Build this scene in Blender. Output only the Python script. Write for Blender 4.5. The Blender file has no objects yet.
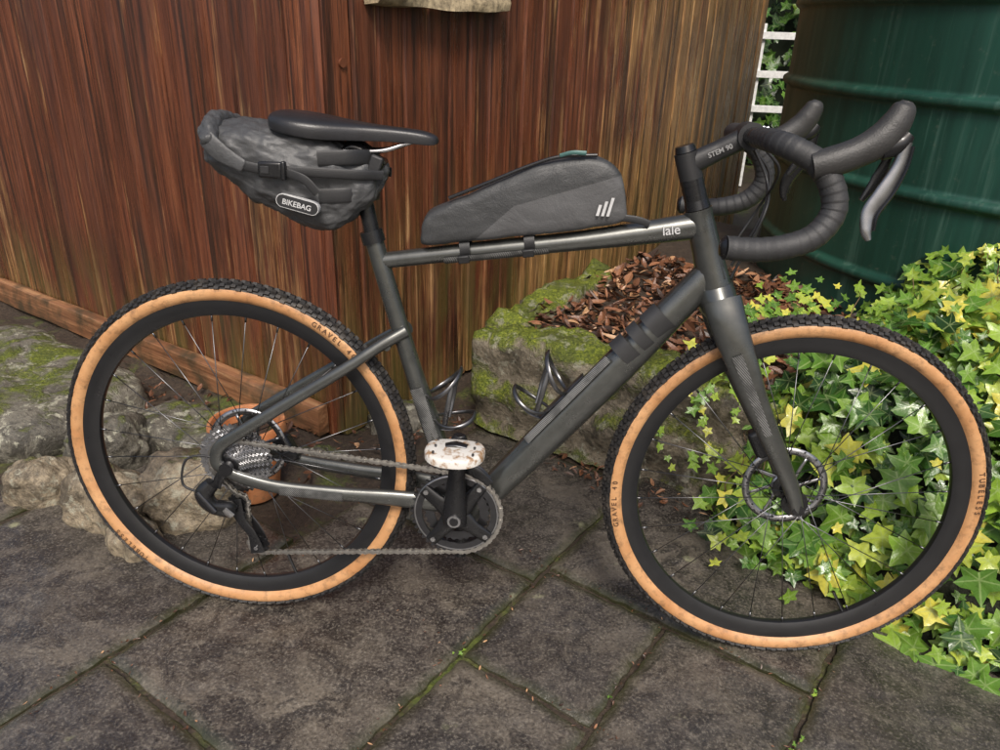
import bpy, math, random
from mathutils import Vector, Matrix, noise, Euler
random.seed(7)
scene=bpy.context.scene
col=scene.collection
V=Vector
# ------------------------------------------------------------------ helpers
def empty(name,loc=(0,0,0),rot=(0,0,0)):
    o=bpy.data.objects.new(name,None); col.objects.link(o); o.location=loc; o.rotation_euler=rot; o.empty_display_size=.1
    return o
def mesh(name,vs,fs,mat=None,parent=None,smooth=True,attrs=None,mats=None,mi=None,bevel=0,autosm=None):
    me=bpy.data.meshes.new(name); me.from_pydata([tuple(v) for v in vs],[],fs); me.update()
    o=bpy.data.objects.new(name,me); col.objects.link(o)
    if mats:
        for m in mats: me.materials.append(m)
        if mi: me.polygons.foreach_set('material_index',mi)
    elif mat: me.materials.append(mat)
    if attrs:
        for k,vals in attrs.items():
            a=me.attributes.new(k,'FLOAT','POINT'); a.data.foreach_set('value',vals)
    if smooth:
        me.polygons.foreach_set('use_smooth',[True]*len(me.polygons))
        if autosm is not None:
            me.set_sharp_from_angle(angle=math.radians(autosm))
    if parent: o.parent=parent
    if bevel:
        b=o.modifiers.new('b','BEVEL'); b.width=bevel; b.segments=3; b.limit_method='ANGLE'; b.angle_limit=math.radians(35)
        me.polygons.foreach_set('use_smooth',[True]*len(me.polygons)); me.set_sharp_from_angle(angle=math.radians(50))
    me.update()
    return o
class MB:
    def __init__(s): s.v=[]; s.f=[]; s.a=[]; s.b=[]
    def add(s,vs,fs,a=0.,b=None):
        o=len(s.v); s.v+=[tuple(v) for v in vs]; s.f+=[tuple(i+o for i in f) for f in fs]
        s.a+=[a]*len(vs); s.b+=(b if b else [0.]*len(vs))
    def obj(s,name,mat,parent=None,**k): return mesh(name,s.v,s.f,mat,parent,attrs={'rnd':s.a,'vein':s.b},**k)
BOXF=[(0,3,2,1),(4,5,6,7),(0,1,5,4),(1,2,6,5),(2,3,7,6),(3,0,4,7)]
def boxv(c,s,M=None):
    r=[]
    for z in(-1,1):
        for x,y in((-1,-1),(1,-1),(1,1),(-1,1)):
            p=V((x*s[0]/2,y*s[1]/2,z*s[2]/2))
            if M: p=M@p
            r.append(p+V(c))
    return r
def box(name,c,s,mat,parent=None,rot=None,bevel=.002):
    M=Euler(rot).to_matrix() if rot else None
    return mesh(name,boxv(c,s,M),BOXF,mat,parent,smooth=False,bevel=bevel)
def catmull(pts,n):
    P=[V(p) for p in pts]
    if len(P)<3: 
        return [P[0].lerp(P[1],i/n) for i in range(n+1)],[i/n for i in range(n+1)]
    P2=[P[0]*2-P[1]]+P+[P[-1]*2-P[-2]]; out=[];ts=[]
    k=len(P)-1; per=max(1,n//k)
    for i in range(k):
        a,b,c,d=P2[i:i+4]
        for j in range(per):
            t=j/per
            out.append(.5*((2*b)+(c-a)*t+(2*a-5*b+4*c-d)*t*t+(3*b-a-3*c+d)*t**3)); ts.append((i+t)/k)
    out.append(P[-1]); ts.append(1.)
    return out,ts
def interp(vals,t):
    k=len(vals)-1
    if k==0: return vals[0]
    x=min(max(t*k,0),k-1e-6); i=int(x); f=x-i
    a,b=vals[i],vals[i+1]
    if isinstance(a,(int,float)): return a+(b-a)*f
    return tuple(p+(q-p)*f for p,q in zip(a,b))
def sweepd(pts,rad,up=(0,1,0),n=24,seg=16,mod=None,sq=1.0,caps=True):
    path,ts=catmull(pts,n); up=V(up); vs=[];fs=[]
    if isinstance(rad,(int,float)): rad=[rad,rad]
    m=len(path)
    for i,p in enumerate(path):
        t=(path[min(i+1,m-1)]-path[max(i-1,0)]).normalized()
        B=(up-t*up.dot(t))
        if B.length<1e-4: B=V((1,0,0))-t*t.x
        B.normalize(); Nn=t.cross(B)
        r=interp(rad,ts[i])
        ra,rb=(r,r) if isinstance(r,(int,float)) else r
        if mod: k=mod(i,ts[i]); ra+=k; rb+=k
        for j in range(seg):
            a=2*math.pi*j/seg; ca,sa=math.cos(a),math.sin(a)
            if sq!=1: ca=math.copysign(abs(ca)**sq,ca); sa=math.copysign(abs(sa)**sq,sa)
            vs.append(p+Nn*ra*ca+B*rb*sa)
    for i in range(m-1):
        for j in range(seg):
            k=(j+1)%seg; fs.append((i*seg+j,i*seg+k,(i+1)*seg+k,(i+1)*seg+j))
    if caps:
        fs.append(tuple(range(seg-1,-1,-1))); fs.append(tuple((m-1)*seg+j for j in range(seg)))
    return vs,fs
def sweep(name,pts,rad,mat,parent=None,autosm=50,**k):
    vs,fs=sweepd(pts,rad,**k); return mesh(name,vs,fs,mat,parent,autosm=autosm)
def lathed(prof,c=(0,0,0),n=64,closed=True,axis='Y'):
    vs=[];fs=[];m=len(prof); c=V(c)
    for i in range(n):
        a=2*math.pi*i/n
        for r,y in prof:
            if axis=='Y': vs.append(c+V((r*math.cos(a),y,r*math.sin(a))))
            else: vs.append(c+V((r*math.cos(a),r*math.sin(a),y)))
    for i in range(n):
        k=(i+1)%n
        for j in range(m if closed else m-1):
            l=(j+1)%m
            f=(i*m+j,k*m+j,k*m+l,i*m+l)
            fs.append(f if axis!='Y' else f[::-1])
    return vs,fs
def lathe(name,prof,mat,parent=None,c=(0,0,0),n=64,closed=True,axis='Y',autosm=40):
    vs,fs=lathed(prof,c,n,closed,axis=axis); return mesh(name,vs,fs,mat,parent,autosm=autosm)
def gear(c,R,r,y0,y1,teeth,rin):
    n=teeth*4;vs=[];fs=[];c=V(c)
    for i in range(n):
        a=2*math.pi*i/n; ro=R if i%4 in(0,1) else r
        for rr,y in((rin,y0),(ro,y0),(ro,y1),(rin,y1)): vs.append(c+V((rr*math.cos(a),y,rr*math.sin(a))))
    for i in range(n):
        k=(i+1)%n
        for j in range(4):
            l=(j+1)%4; fs.append((i*4+l,k*4+l,k*4+j,i*4+j))
    return vs,fs
def loft(rings):
    m=len(rings[0]);vs=[p for r in rings for p in r];fs=[]
    for i in range(len(rings)-1):
        for j in range(m):
            k=(j+1)%m; fs.append((i*m+j,i*m+k,(i+1)*m+k,(i+1)*m+j))
    fs.append(tuple(range(m-1,-1,-1))); fs.append(tuple((len(rings)-1)*m+j for j in range(m)))
    return vs,fs
# ------------------------------------------------------------------ materials
class G:
    def __init__(s,name):
        s.m=bpy.data.materials.new(name); s.m.use_nodes=True; s.nt=s.m.node_tree; s.b=s.nt.nodes['Principled BSDF']
        s.tc=s.nt.nodes.new('ShaderNodeTexCoord')
    def n(s,t,**k):
        x=s.nt.nodes.new('ShaderNode'+t)
        for a,b in k.items():
            if a[0]=='_': setattr(x,a[1:],b)
            else: s.set(x.inputs[a.replace('__',' ')],b)
        return x
    def set(s,i,b):
        if isinstance(b,bpy.types.NodeSocket): s.nt.links.new(b,i)
        elif isinstance(b,bpy.types.Node): s.nt.links.new(b.outputs[0],i)
        else: i.default_value=b
    def map(s,sc=(1,1,1),src='Object',loc=None):
        m=s.n('Mapping'); s.set(m.inputs[0],s.tc.outputs[src]); m.inputs['Scale'].default_value=sc
        if loc is not None: s.set(m.inputs['Location'],loc)
        return m
    def noise(s,scale,detail=6,rough=.6,vec=None,dist=0):
        x=s.n('TexNoise'); x.inputs['Scale'].default_value=scale; x.inputs['Detail'].default_value=min(detail,5); x.inputs['Roughness'].default_value=rough; x.inputs['Distortion'].default_value=dist
        s.set(x.inputs['Vector'],vec if vec is not None else s.tc.outputs['Object']); return x.outputs['Fac']
    def ramp(s,fac,stops,interp='LINEAR'):
        x=s.n('ValToRGB'); s.set(x.inputs[0],fac); e=x.color_ramp; e.interpolation=interp
        while len(e.elements)<len(stops): e.elements.new(.5)
        for el,(p,c) in zip(e.elements,stops): el.position=p; el.color=(c,c,c,1) if isinstance(c,(int,float)) else (*c,1)
        return x.outputs[0]
    def mix(s,f,a,b,mode='MIX'):
        x=s.n('MixRGB',_blend_type=mode); s.set(x.inputs[0],f)
        for i,v in((1,a),(2,b)): s.set(x.inputs[i],(*v,1) if isinstance(v,tuple) and len(v)==3 else v)
        return x.outputs[0]
    def math(s,op,a,b=0.,c=None):
        x=s.n('Math',_operation=op); s.set(x.inputs[0],a); s.set(x.inputs[1],b)
        if c is not None: s.set(x.inputs[2],c)
        return x.outputs[0]
    def attr(s,name): x=s.n('Attribute'); x.attribute_name=name; return x.outputs['Fac']
    def bump(s,h,dist=.002,strength=1,prev=None):
        x=s.n('Bump'); x.inputs['Distance'].default_value=dist; x.inputs['Strength'].default_value=strength; s.set(x.inputs['Height'],h)
        if prev is not None: s.set(x.inputs['Normal'],prev)
        return x.outputs[0]
    def out(s,color=None,rough=None,metal=None,normal=None,**k):
        if color is not None: s.set(s.b.inputs['Base Color'],(*color,1) if isinstance(color,tuple) and len(color)==3 else color)
        if rough is not None: s.set(s.b.inputs['Roughness'],rough)
        if metal is not None: s.set(s.b.inputs['Metallic'],metal)
        if normal is not None: s.set(s.b.inputs['Normal'],normal)
        for a,b in k.items(): s.set(s.b.inputs[a.replace('__',' ')],b)
        return s.m
def simple(name,c,rough=.5,metal=0.,bs=0,bd=.0005,var=.15,**k):
    g=G(name); n=g.noise(40,4)
    cc=g.mix(g.ramp(n,[(.3,0.),(.7,1.)]),tuple(x*(1-var) for x in c),tuple(min(1,x*(1+var)) for x in c))
    r=g.math('ADD',g.math('MULTIPLY',g.noise(25,4),.25),rough-.12)
    nm=g.bump(g.noise(bs,3),bd) if bs else None
    return g.out(cc,r,metal,nm,**k)
frame_m=simple('frame_paint',(.105,.108,.102),.29,.75,bs=900,bd=.0001,Coat__Weight=.5,Coat__Roughness=.12)
black_m=simple('gloss_black',(.010,.010,.011),.26)
matte_m=simple('matte_black',(.017,.017,.018),.5,bs=500,bd=.0004)
rimm=simple('rim_black',(.012,.012,.013),.32)
steel=simple('spoke_steel',(.15,.15,.155),.3,1.)
bsteel=simple('bright_steel',(.5,.5,.51),.28,1.)
alu=simple('brushed_alloy',(.42,.42,.43),.33,1.,bs=200,bd=.0002)
darkalu=simple('dark_alloy',(.075,.075,.08),.33,.9)
cagem=simple('cage_alloy',(.14,.14,.145),.3,.9)
levm=simple('lever_alloy',(.25,.25,.255),.25,.9)
def rubber():
    g=G('tread_rubber'); n=g.noise(30,6)
    c=g.mix(g.ramp(n,[(.5,0.),(.75,1.)]),(.014,.013,.013),(.06,.05,.04))
    return g.out(c,.6,0,g.bump(g.noise(300,3),.0006))
tread=rubber()
def tanw():
    g=G('tan_sidewall'); n=g.noise(11,6,.7)
    c=g.mix(g.ramp(n,[(.35,0.),(.7,1.)]),(.43,.205,.08),(.60,.34,.16))
    c=g.mix(g.ramp(g.noise(50,5,.7),[(.50,0.),(.70,.8)]),c,(.18,.095,.045))
    return g.out(c,.5,0,g.bump(g.noise(500,2),.0004))
tan=tanw()
tape=simple('bar_tape',(.028,.028,.029),.52,bs=700,bd=.0006)
hoodm=simple('hood_rubber',(.028,.027,.026),.48,bs=400,bd=.0006)
def fabric(name,c1,c2,two=False):
    g=G(name); 
    if two:
        sx=g.n('SeparateXYZ'); g.set(sx.inputs[0],g.tc.outputs['Object'])
        d1=g.math('SUBTRACT',sx.outputs[2],g.math('ADD',g.math('MULTIPLY',sx.outputs[0],.95),.368))
        d2=g.math('SUBTRACT',sx.outputs[2],g.math('ADD',g.math('MULTIPLY',sx.outputs[0],.33),.690))
        d=g.math('MAXIMUM',d1,d2)
        f=g.ramp(g.math('ADD',g.math('MULTIPLY',d,100.),.5),[(.45,0.),(.55,1.)])
        base=g.mix(f,c2,c1)
    else: base=g.mix(g.ramp(g.noise(6,4),[(.35,0.),(.7,1.)]),c1,c2)
    w=g.n('TexVoronoi'); w.inputs['Scale'].default_value=500; g.set(w.inputs['Vector'],g.tc.outputs['Object'])
    base=g.mix(g.math('MULTIPLY',g.noise(400,2),.2),base,(.2,.2,.2))
    n1=g.bump(g.noise(12,5,.6,dist=.6),.005,.8); n2=g.bump(w.outputs[0],.0004,.6,n1)
    return g.out(base,.5,0,n2)
bagm=fabric('bag_fabric',(.020,.021,.022),(.066,.066,.068),True)
sbagm=fabric('saddlebag_fabric',(.024,.025,.027),(.055,.056,.058))
saddlem=simple('saddle_cover',(.016,.016,.018),.34,bs=500,bd=.0003)
whitem=simple('logo_white',(.5,.5,.5),.6)
greym=simple('decal_grey',(.026,.026,.027),.4)
tyrelet=simple('tyre_lettering',(.10,.05,.025),.6)
def hatch():
    g=G('hatched_reflective'); w=g.n('TexWave'); w.inputs['Scale'].default_value=150; w.bands_direction='DIAGONAL'; g.set(w.inputs['Vector'],g.tc.outputs['Object'])
    f=g.math('MULTIPLY',g.ramp(w.outputs[0],[(.45,0.),(.6,1.)]),g.ramp(g.noise(30,3),[(.38,.25),(.55,1.)]))
    return g.out(g.mix(f,(.055,.056,.055),(.24,.24,.235)),.4,.4)
hatchm=hatch()
def pedalmat():
    g=G('pedal_dirty_white'); f=g.ramp(g.noise(60,6),[(.5,0.),(.62,1.)])
    return g.out(g.mix(f,(.60,.58,.54),(.28,.17,.09)),.45)
pedm=pedalmat()
# ------------------------------------------------------------------ bicycle
LEAN=math.radians(4.6104)
bike=empty('gravel_bicycle',rot=(-LEAN,0,0))
BB=V((.437,0,.283)); RA=V((0,0,.35)); FA=V((1.0605,0,.35))
sweep('top_tube',[(.285,0,.750),(.45,0,.777),(.64,0,.806),(.835,0,.842)],[(.0145,.014),(.015,.016),(.017,.018),(.023,.02)],frame_m,bike)
sweep('seat_tube',[(.272,0,.797),(.345,0,.548),(.432,0,.283)],[(.0165,.0165),(.017,.017),(.022,.024)],frame_m,bike)
sweep('down_tube',[(.862,0,.768),(.722,0,.588),(.60,0,.437),(.462,0,.268)],[(.026,.022),(.0315,.026),(.031,.027),(.026,.032)],frame_m,bike,sq=.85)
ax=V((-.3256,0,.9455)); A0=V((1.0085,0,.332))
def onax(z): t=(z-A0.z)/ax.z; return A0+ax*t
sweep('head_tube',[onax(.728),onax(.745),onax(.80),onax(.852),onax(.868)],[.030,.0285,.0245,.0225,.0235],frame_m,bike)
sweep('headset_spacers',[onax(.869),onax(.884),onax(.900),onax(.915)],[.0215,.019,.0185,.0185],black_m,bike)
sweep('steerer_cap',[onax(.958),onax(.968)],[.0175,.015],black_m,bike,n=4)
for k,z in enumerate((.885,.8985,.9125)):
    sweep('spacer_%d'%k,[onax(z-.0055),onax(z+.0055)],.0192,black_m,bike,n=2)
sweep('stem_clamp',[onax(.916),onax(.957)],[.0195,.0195],matte_m,bike,n=4)
cl=V((.889,0,.987))
sweep('stem',[onax(.938),onax(.938).lerp(cl,.5),cl],[(.0185,.017),(.016,.0155),(.0175,.02)],matte_m,bike,sq=.8)
sweep('stem_faceplate',[cl+V((.0,-.024,0)),cl+V((0,.024,0))],.0215,matte_m,bike,up=(0,0,1),n=4)
for s in(-1,1):
    sweep('clamp_bolt',[cl+V((.018,s*.014,.012)),cl+V((.026,s*.014,.014))],.003,alu,bike,n=2,seg=8)
box('bottom_bracket_shell',(.436,0,.284),(.062,.075,.056),frame_m,bike,bevel=.02)
for s in(-1,1):
    sweep('seat_stay',[(.334,s*.012,.628),(.29,s*.03,.602),(.231,s*.045,.561),(.12,s*.057,.487),(.03,s*.063,.425),(-.012,s*.064,.392),(-.02,s*.064,.362),(-.006,s*.064,.345)],[(.012,.010),(.0105,.008),(.0105,.008),(.011,.0075),(.0115,.007),(.012,.006),(.013,.006),(.014,.006)],frame_m,bike,n=42)
    sweep('chain_stay',[(-.012,s*.064,.345),(.03,s*.062,.329),(.1,s*.058,.314),(.22,s*.05,.306),(.32,s*.043,.302),(.42,s*.033,.293)],[(.012,.006),(.0125,.007),(.0135,.009),(.0145,.010),(.017,.010),(.02,.012)],frame_m,bike,n=40)
    sweep('fork_leg',[(.878,s*.028,.722),(.893,s*.045,.682),(.925,s*.055,.612),(.958,s*.057,.545),(1.012,s*.055,.448),(1.045,s*.054,.385),(1.0605,s*.053,.345)],[(.033,.018),(.031,.013),(.0265,.0115),(.0215,.0105),(.0165,.009),(.0135,.008),(.012,.007)],frame_m,bike,n=48)
    sweep('fork_dropout',[(1.0605,s*.045,.35),(1.0605,s*.060,.35)],.0105,black_m,bike,up=(0,0,1),n=3)
    sweep('rear_dropout',[(0,s*.058,.35),(0,s*.072,.35)],.013,black_m,bike,up=(0,0,1),n=3)
sweep('fork_crown',[onax(.742),onax(.725),onax(.706),onax(.69)],[(.030,.030),(.033,.042),(.033,.05),(.024,.045)],frame_m,bike)
sweep('seat_stay_bridge',[(.302,-.03,.60),(.302,.03,.60)],.007,frame_m,bike,up=(0,0,1),n=4)
def tubedecal(name,a,b,ra,ang0,ang1,mat,rb=None,ra2=None):
    a=V(a);b=V(b);t=(b-a).normalized();B=V((0,-1,0));B=(B-t*B.dot(t)).normalized();Nn=t.cross(B); vs=[];fs=[];n=10;m=8; rb=rb or ra; ra2=ra2 or ra
    for i in range(m+1):
        p=a.lerp(b,i/m); r_=ra+(ra2-ra)*i/m
        for j in range(n+1):
            an=math.radians(ang0+(ang1-ang0)*j/n); c_,s_=math.cos(an),math.sin(an)
            c_=math.copysign(abs(c_)**.85,c_); s_=math.copysign(abs(s_)**.85,s_)
            vs.append(p+Nn*r_*c_+B*rb*s_)
    for i in range(m):
        for j in range(n): fs.append((i*(n+1)+j,i*(n+1)+j+1,(i+1)*(n+1)+j+1,(i+1)*(n+1)+j))
    mesh(name,vs,fs,mat,bike)
DT=lambda t:(V((.862,0,.768)).lerp(V((.462,0,.268)),t))
dd=V((-.008,0,.006))
tubedecal('decal_block',DT(.17)+dd*.3,DT(.225)+dd*.5,.0312,10,170,greym,.0262)
tubedecal('decal_block',DT(.24)+dd*.6,DT(.275)+dd*.7,.0322,10,170,greym,.0272)
tubedecal('decal_block',DT(.29)+dd*.7,DT(.335)+dd*.8,.0326,10,170,greym,.0272)
tubedecal('decal_hatch',DT(.36)+dd,DT(.70)+dd,.0332,50,76,hatchm,.0283)
tubedecal('toptube_hatch',(.40,0,.7695),(.58,0,.797),.0175,20,80,hatchm,.0182)
tubedecal('seattube_hatch',(.354,0,.520),(.390,0,.41),.0195,50,120,hatchm,.0200)
tubedecal('chainstay_hatch',(.10,-.0585,.314),(.22,-.0505,.306),.0155,40,110,hatchm,.0110)
tubedecal('fork_hatch',(.912,-.055,.64),(.985,-.056,.498),.028,64,96,hatchm,.0128,.0195)
# wheels
def ringtext(word,c,a0,parent,size=.013,rad=.3235,y=-.0209,step=2.0):
    for i,ch in enumerate(word):
        if ch==' ': continue
        a=math.radians(a0-i*step); cu=bpy.data.curves.new('letter','FONT'); cu.body=ch; cu.size=size; cu.extrude=.0001; cu.offset=.0003
        o=bpy.data.objects.new('letter',cu); col.objects.link(o); cu.materials.append(tyrelet); o.parent=parent
        X=V((math.sin(a),0,-math.cos(a))); Y=V((math.cos(a),0,math.sin(a))); Z=V((0,-1,0))
        M=Matrix((X,Y,Z)).transposed().to_4x4(); M.translation=V(c)+Y*rad+V((0,y,0)); o.matrix_local=M
def wheel(c,prefix,rear):
    w=empty(prefix); w.parent=bike
    c=V(c); Rc=.3275; r=.0180
    prof=[];n=22
    for i in range(n+1):
        a=math.radians(-140+280*i/n); prof.append((Rc+r*math.cos(a),r*1.12*math.sin(a)))
    vs,fs=lathed(prof,c,180,False)
    mi=[]
    for i in range(180):
        for j in range(n): 
            a=abs(-140+280*(j+.5)/n); mi.append(0 if a<60 else 1)
    mesh('tyre',vs,fs,parent=w,mats=[tread,tan],mi=mi)
    kb=MB()
    N=104
    for i in range(N):
        for row,(la,sz) in enumerate(((0,(.010,.0075)),(.40,(.0085,.007)),(-.40,(.0085,.007)),(.78,(.010,.0075)),(-.78,(.010,.0075)),(1.05,(.0105,.006)),(-1.05,(.0105,.006)))):
            th=2*math.pi*(i+(.5 if row in(1,2,5,6) else 0))/N
            if abs(la)>.9 and i%2: la*=.90
            nr=V((math.cos(th)*math.cos(la),math.sin(la)*1.0,math.sin(th)*math.cos(la)))
            tg=V((-math.sin(th),0,math.cos(th))); bt=nr.cross(tg)
            ctr=c+V((math.cos(th)*Rc,0,math.sin(th)*Rc))+nr*(r+.0014)
            vs=[]
            for hh,sc in((-.003,1.1),(.0040,.82)):
                for x,y in((-1,-1),(1,-1),(1,1),(-1,1)): vs.append(ctr+nr*hh+tg*x*sz[0]*.5*sc+bt*y*sz[1]*.5*sc)
            kb.add(vs,BOXF)
    kb.obj('tyre_knobs',tread,w,smooth=False)
    ringtext('GRAVEL 40',c,195 if not rear else 60,w); ringtext('TUBELESS',c,15 if not rear else 230,w)
    lathe('rim',[(.3175,-.0125),(.3185,-.0115),(.312,-.009),(.312,.009),(.3185,.0115),(.3175,.0125),(.305,.0128),(.292,.0105),(.284,.0065),(.282,0),(.284,-.0065),(.292,-.0105),(.305,-.0128)],rimm,w,c,128)
    lathe('hub',[(0,-.055),(.010,-.055),(.011,-.034),(.024,-.033),(.0245,-.029),(.013,-.025),(.011,0),(.013,.025),(.0245,.029),(.024,.033),(.013,.035),(.011,.055),(0,.055)],black_m,w,c,40,closed=False)
    sp=MB(); ns=28
    for i in range(ns):
        side=-1 if i%2 else 1; a=2*math.pi*(i+.5)/ns
        off=math.radians(68)*(1 if (i//2)%2 else -1)
        h=c+V((.0225*math.cos(a+off),side*.031,.0225*math.sin(a+off))); e=c+V((.286*math.cos(a),side*.002,.286*math.sin(a)))
        vs,fs=sweepd([h,e],.00095,n=1,seg=6); sp.add(vs,fs)
        d=(h-e).normalized(); vs,fs=sweepd([e,e+d*.014],.0021,n=1,seg=6); sp.add(vs,fs)
    sp.obj('spokes',steel,w,smooth=True)
    va=math.radians(-70 if rear else -60)
    sweep('valve',[c+V((.284*math.cos(va),0,.284*math.sin(va))),c+V((.235*math.cos(va),0,.235*math.sin(va)))],.003,steel,w,n=2,seg=8)
    rb=MB()
    yr=.038
    vs,fs=lathed([(.080,yr),(.080,yr+.0018),(.066,yr+.0018),(.066,yr)],c,96); rb.add(vs,fs)
    for k in range(8):
        a=2*math.pi*k/8
        vs,fs=sweepd([c+V((.022*math.cos(a),yr,.022*math.sin(a))),c+V((.045*math.cos(a+.25),yr,.045*math.sin(a+.25))),c+V((.067*math.cos(a+.3),yr,.067*math.sin(a+.3)))],[(.004,.001),(.003,.001)],n=6,seg=6); rb.add(vs,fs)
    vs,fs=lathed([(.026,yr-.002),(.026,yr+.003),(.012,yr+.003),(.012,yr-.002)],c,32); rb.add(vs,fs)
    rb.obj('disc_rotor',alu,w)
    ho=MB()
    for k in range(36):
        a=2*math.pi*k/36; rr_=.0735+(.003 if k%2 else -.003)
        vs,fs=lathed([(.0022,yr-.0004),(.0022,yr+.0022),(0,yr+.0022),(0,yr-.0004)],c+V((rr_*math.cos(a),0,rr_*math.sin(a))),8); ho.add(vs,fs)
    ho.obj('rotor_holes',black_m,w)
    return w
rw=wheel(RA,'rear_wheel',True); fw=wheel(FA,'front_wheel',False)
for c_,nm in((V((1.005,.052,.43)),'front_caliper'),(V((.075,.05,.345)),'rear_caliper')):
    box(nm,c_,(.035,.03,.06),black_m,bike,rot=(0,-.5,0),bevel=.008)
# cassette
cs=MB(); cr=[(42,.0735),(36,.065),(31,.057),(27,.050),(24,.044),(21,.0385),(18,.034),(16,.030),(14,.027),(12,.0235)]
for i,(t,r) in enumerate(cr):
    y=-.0225-i*.0033; vs,fs=gear(RA,r,r-.0035,y-.0009,y+.0009,t,max(.012,r-.013)); cs.add(vs,fs)
cs.obj('cassette',bsteel,bike,smooth=False)
lathe('cassette_carrier',[(.0,-.056),(.016,-.056),(.018,-.05),(.02,-.02),(.052,-.021),(.0,-.02)],black_m,bike,RA,40,closed=False)
# cranks
yc=-.048
ck=MB(); vs,fs=gear(BB,.0885,.0825,yc-.0018,yc+.0018,44,.066); ck.add(vs,fs)
vs,fs=gear(BB,.064,.0605,yc+.0065,yc+.009,30,.044); ck.add(vs,fs)
ck.obj('chainrings',darkalu,bike,smooth=False)
lathe('chainring_edge',[(.0800,yc-.0026),(.0808,yc-.0019),(.0780,yc-.0019),(.0780,yc-.0026)],alu,bike,BB,96)
for k in range(4):
    a=math.radians(45+90*k+8)
    sweep('crank_spider',[BB+V((.01*math.cos(a),yc-.004,.01*math.sin(a))),BB+V((.045*math.cos(a),yc-.005,.045*math.sin(a))),BB+V((.079*math.cos(a),yc-.003,.079*math.sin(a)))],[(.022,.008),(.014,.006),(.012,.0035)],black_m,bike,n=12)
    sweep('chainring_bolt',[BB+V((.072*math.cos(a),yc-.009,.072*math.sin(a))),BB+V((.072*math.cos(a),yc,.072*math.sin(a)))],.0048,bsteel,bike,up=(0,0,1),n=2,seg=12)
sweep('crank_arm',[BB+V((0,-.066,-.014)),BB+V((0,-.067,.01)),BB+V((.002,-.070,.09)),BB+V((.006,-.076,.165)),BB+V((.006,-.077,.178))],[(.022,.010),(.023,.011),(.016,.0095),(.015,.009),(.010,.007)],black_m,bike,n=32)
sweep('crank_bolt',[BB+V((0,-.081,0)),BB+V((0,-.066,0))],.0125,alu,bike,up=(0,0,1),n=2,seg=20)
sweep('crank_bolt_recess',[BB+V((0,-.0825,0)),BB+V((0,-.07,0))],.0085,black_m,bike,up=(0,0,1),n=2,seg=10)
sweep('crank_arm_far',[BB+V((0,.056,.012)),BB+V((0,.06,-.06)),BB+V((-.005,.07,-.172))],[(.018,.009),(.014,.008),(.012,.008)],black_m,bike,n=20)
sweep('crank_spindle',[BB+V((0,-.06,0)),BB+V((0,.06,0))],.013,black_m,bike,up=(0,0,1),n=2)
def pedal(c,mat,s):
    pe=empty('pedal'); pe.parent=bike; c=V(c)
    rings=[]
    for z,k in((-.009,.9),(-.006,1),(.004,1),(.008,.95),(.0095,.88)):
        ring=[]
        for j in range(36):
            a=2*math.pi*j/36; ca,sa=math.cos(a),math.sin(a)
            ring.append(c+V((.052*k*math.copysign(abs(ca)**.8,ca),.045*k*math.copysign(abs(sa)**.8,sa),z+.002*math.cos(2*a))))
        rings.append(ring)
    vs,fs=loft(rings); mesh('pedal_body',vs,fs,mat,pe,autosm=40)
    sweep('pedal_axle',[c+V((0,-s*.02,0)),c+V((0,-s*.062,0))],.0075,darkalu,pe,up=(0,0,1),n=2,seg=12)
    for dx in(-.034,.034):
        for dy in(-.026,0,.026): sweep('pin',[c+V((dx,dy,.008)),c+V((dx,dy,.014))],.0022,steel,pe,up=(0,1,0),n=1,seg=6)
    sweep('cleat_mechanism',[c+V((-.018,.01,.009)),c+V((0,.012,.012)),c+V((.02,.01,.009))],[(.003,.008),(.003,.010),(.003,.008)],darkalu,pe,n=8)
pedal(BB+V((.006,-.128,.166)),pedm,-1); pedal(BB+V((-.005,.132,-.168)),black_m,1)
# derailleurs + chain
U=V((.005,-.04,.262)); Lp=V((.040,-.04,.172))
for nm,p in(('upper_pulley',U),('lower_pulley',Lp)):
    vs,fs=gear(p,.0215,.0175,-.002,.002,12,.004); mesh(nm,vs,fs,black_m,bike,smooth=False)
    sweep('pulley_bolt',[p+V((0,-.018,0)),p+V((0,.006,0))],.0042,bsteel,bike,up=(0,0,1),n=1,seg=10)
for y in(-.053,-.027):
    sweep('derailleur_cage',[U+V((-.005,y+.04,.012)),U.lerp(Lp,.35)+V((-.004,y+.04,0)),U.lerp(Lp,.7)+V((.004,y+.04,0)),Lp+V((.002,y+.04,-.012))],[(.017,.0018),(.0095,.0018),(.009,.0018),(.015,.0018)],black_m if y<-.04 else darkalu,bike,n=18)
sweep('derailleur_hanger',[(-.004,-.066,.345),(-.018,-.067,.325),(-.022,-.068,.308)],[(.010,.003),(.008,.003)],black_m,bike,n=8)
sweep('derailleur_body',[(-.026,-.076,.322),(-.042,-.080,.300),(-.03,-.078,.275),(-.005,-.066,.262),(.004,-.06,.258)],[(.014,.012),(.018,.014),(.014,.013),(.018,.012),(.014,.010)],black_m,bike,n=24,sq=.8)
sweep('derailleur_link',[(-.05,-.092,.308),(-.02,-.091,.268)],[(.006,.004),(.007,.004)],darkalu,bike,n=6)
sweep('derailleur_badge',[(-.008,-.080,.268),(.006,-.074,.252)],[(.009,.002),(.007,.002)],alu,bike,n=6)
sweep('rear_cable',[(-.05,-.078,.30),(-.085,-.075,.315),(-.075,-.07,.365),(-.03,-.066,.372),(.02,-.066,.345)],.0024,matte_m,bike,n=32,seg=8)
sweep('front_derailleur',[(.415,-.02,.40),(.44,-.045,.385),(.475,-.05,.372),(.50,-.05,.352)],[(.010,.004),(.014,.004),(.012,.004),(.008,.003)],black_m,bike,n=20)
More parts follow.
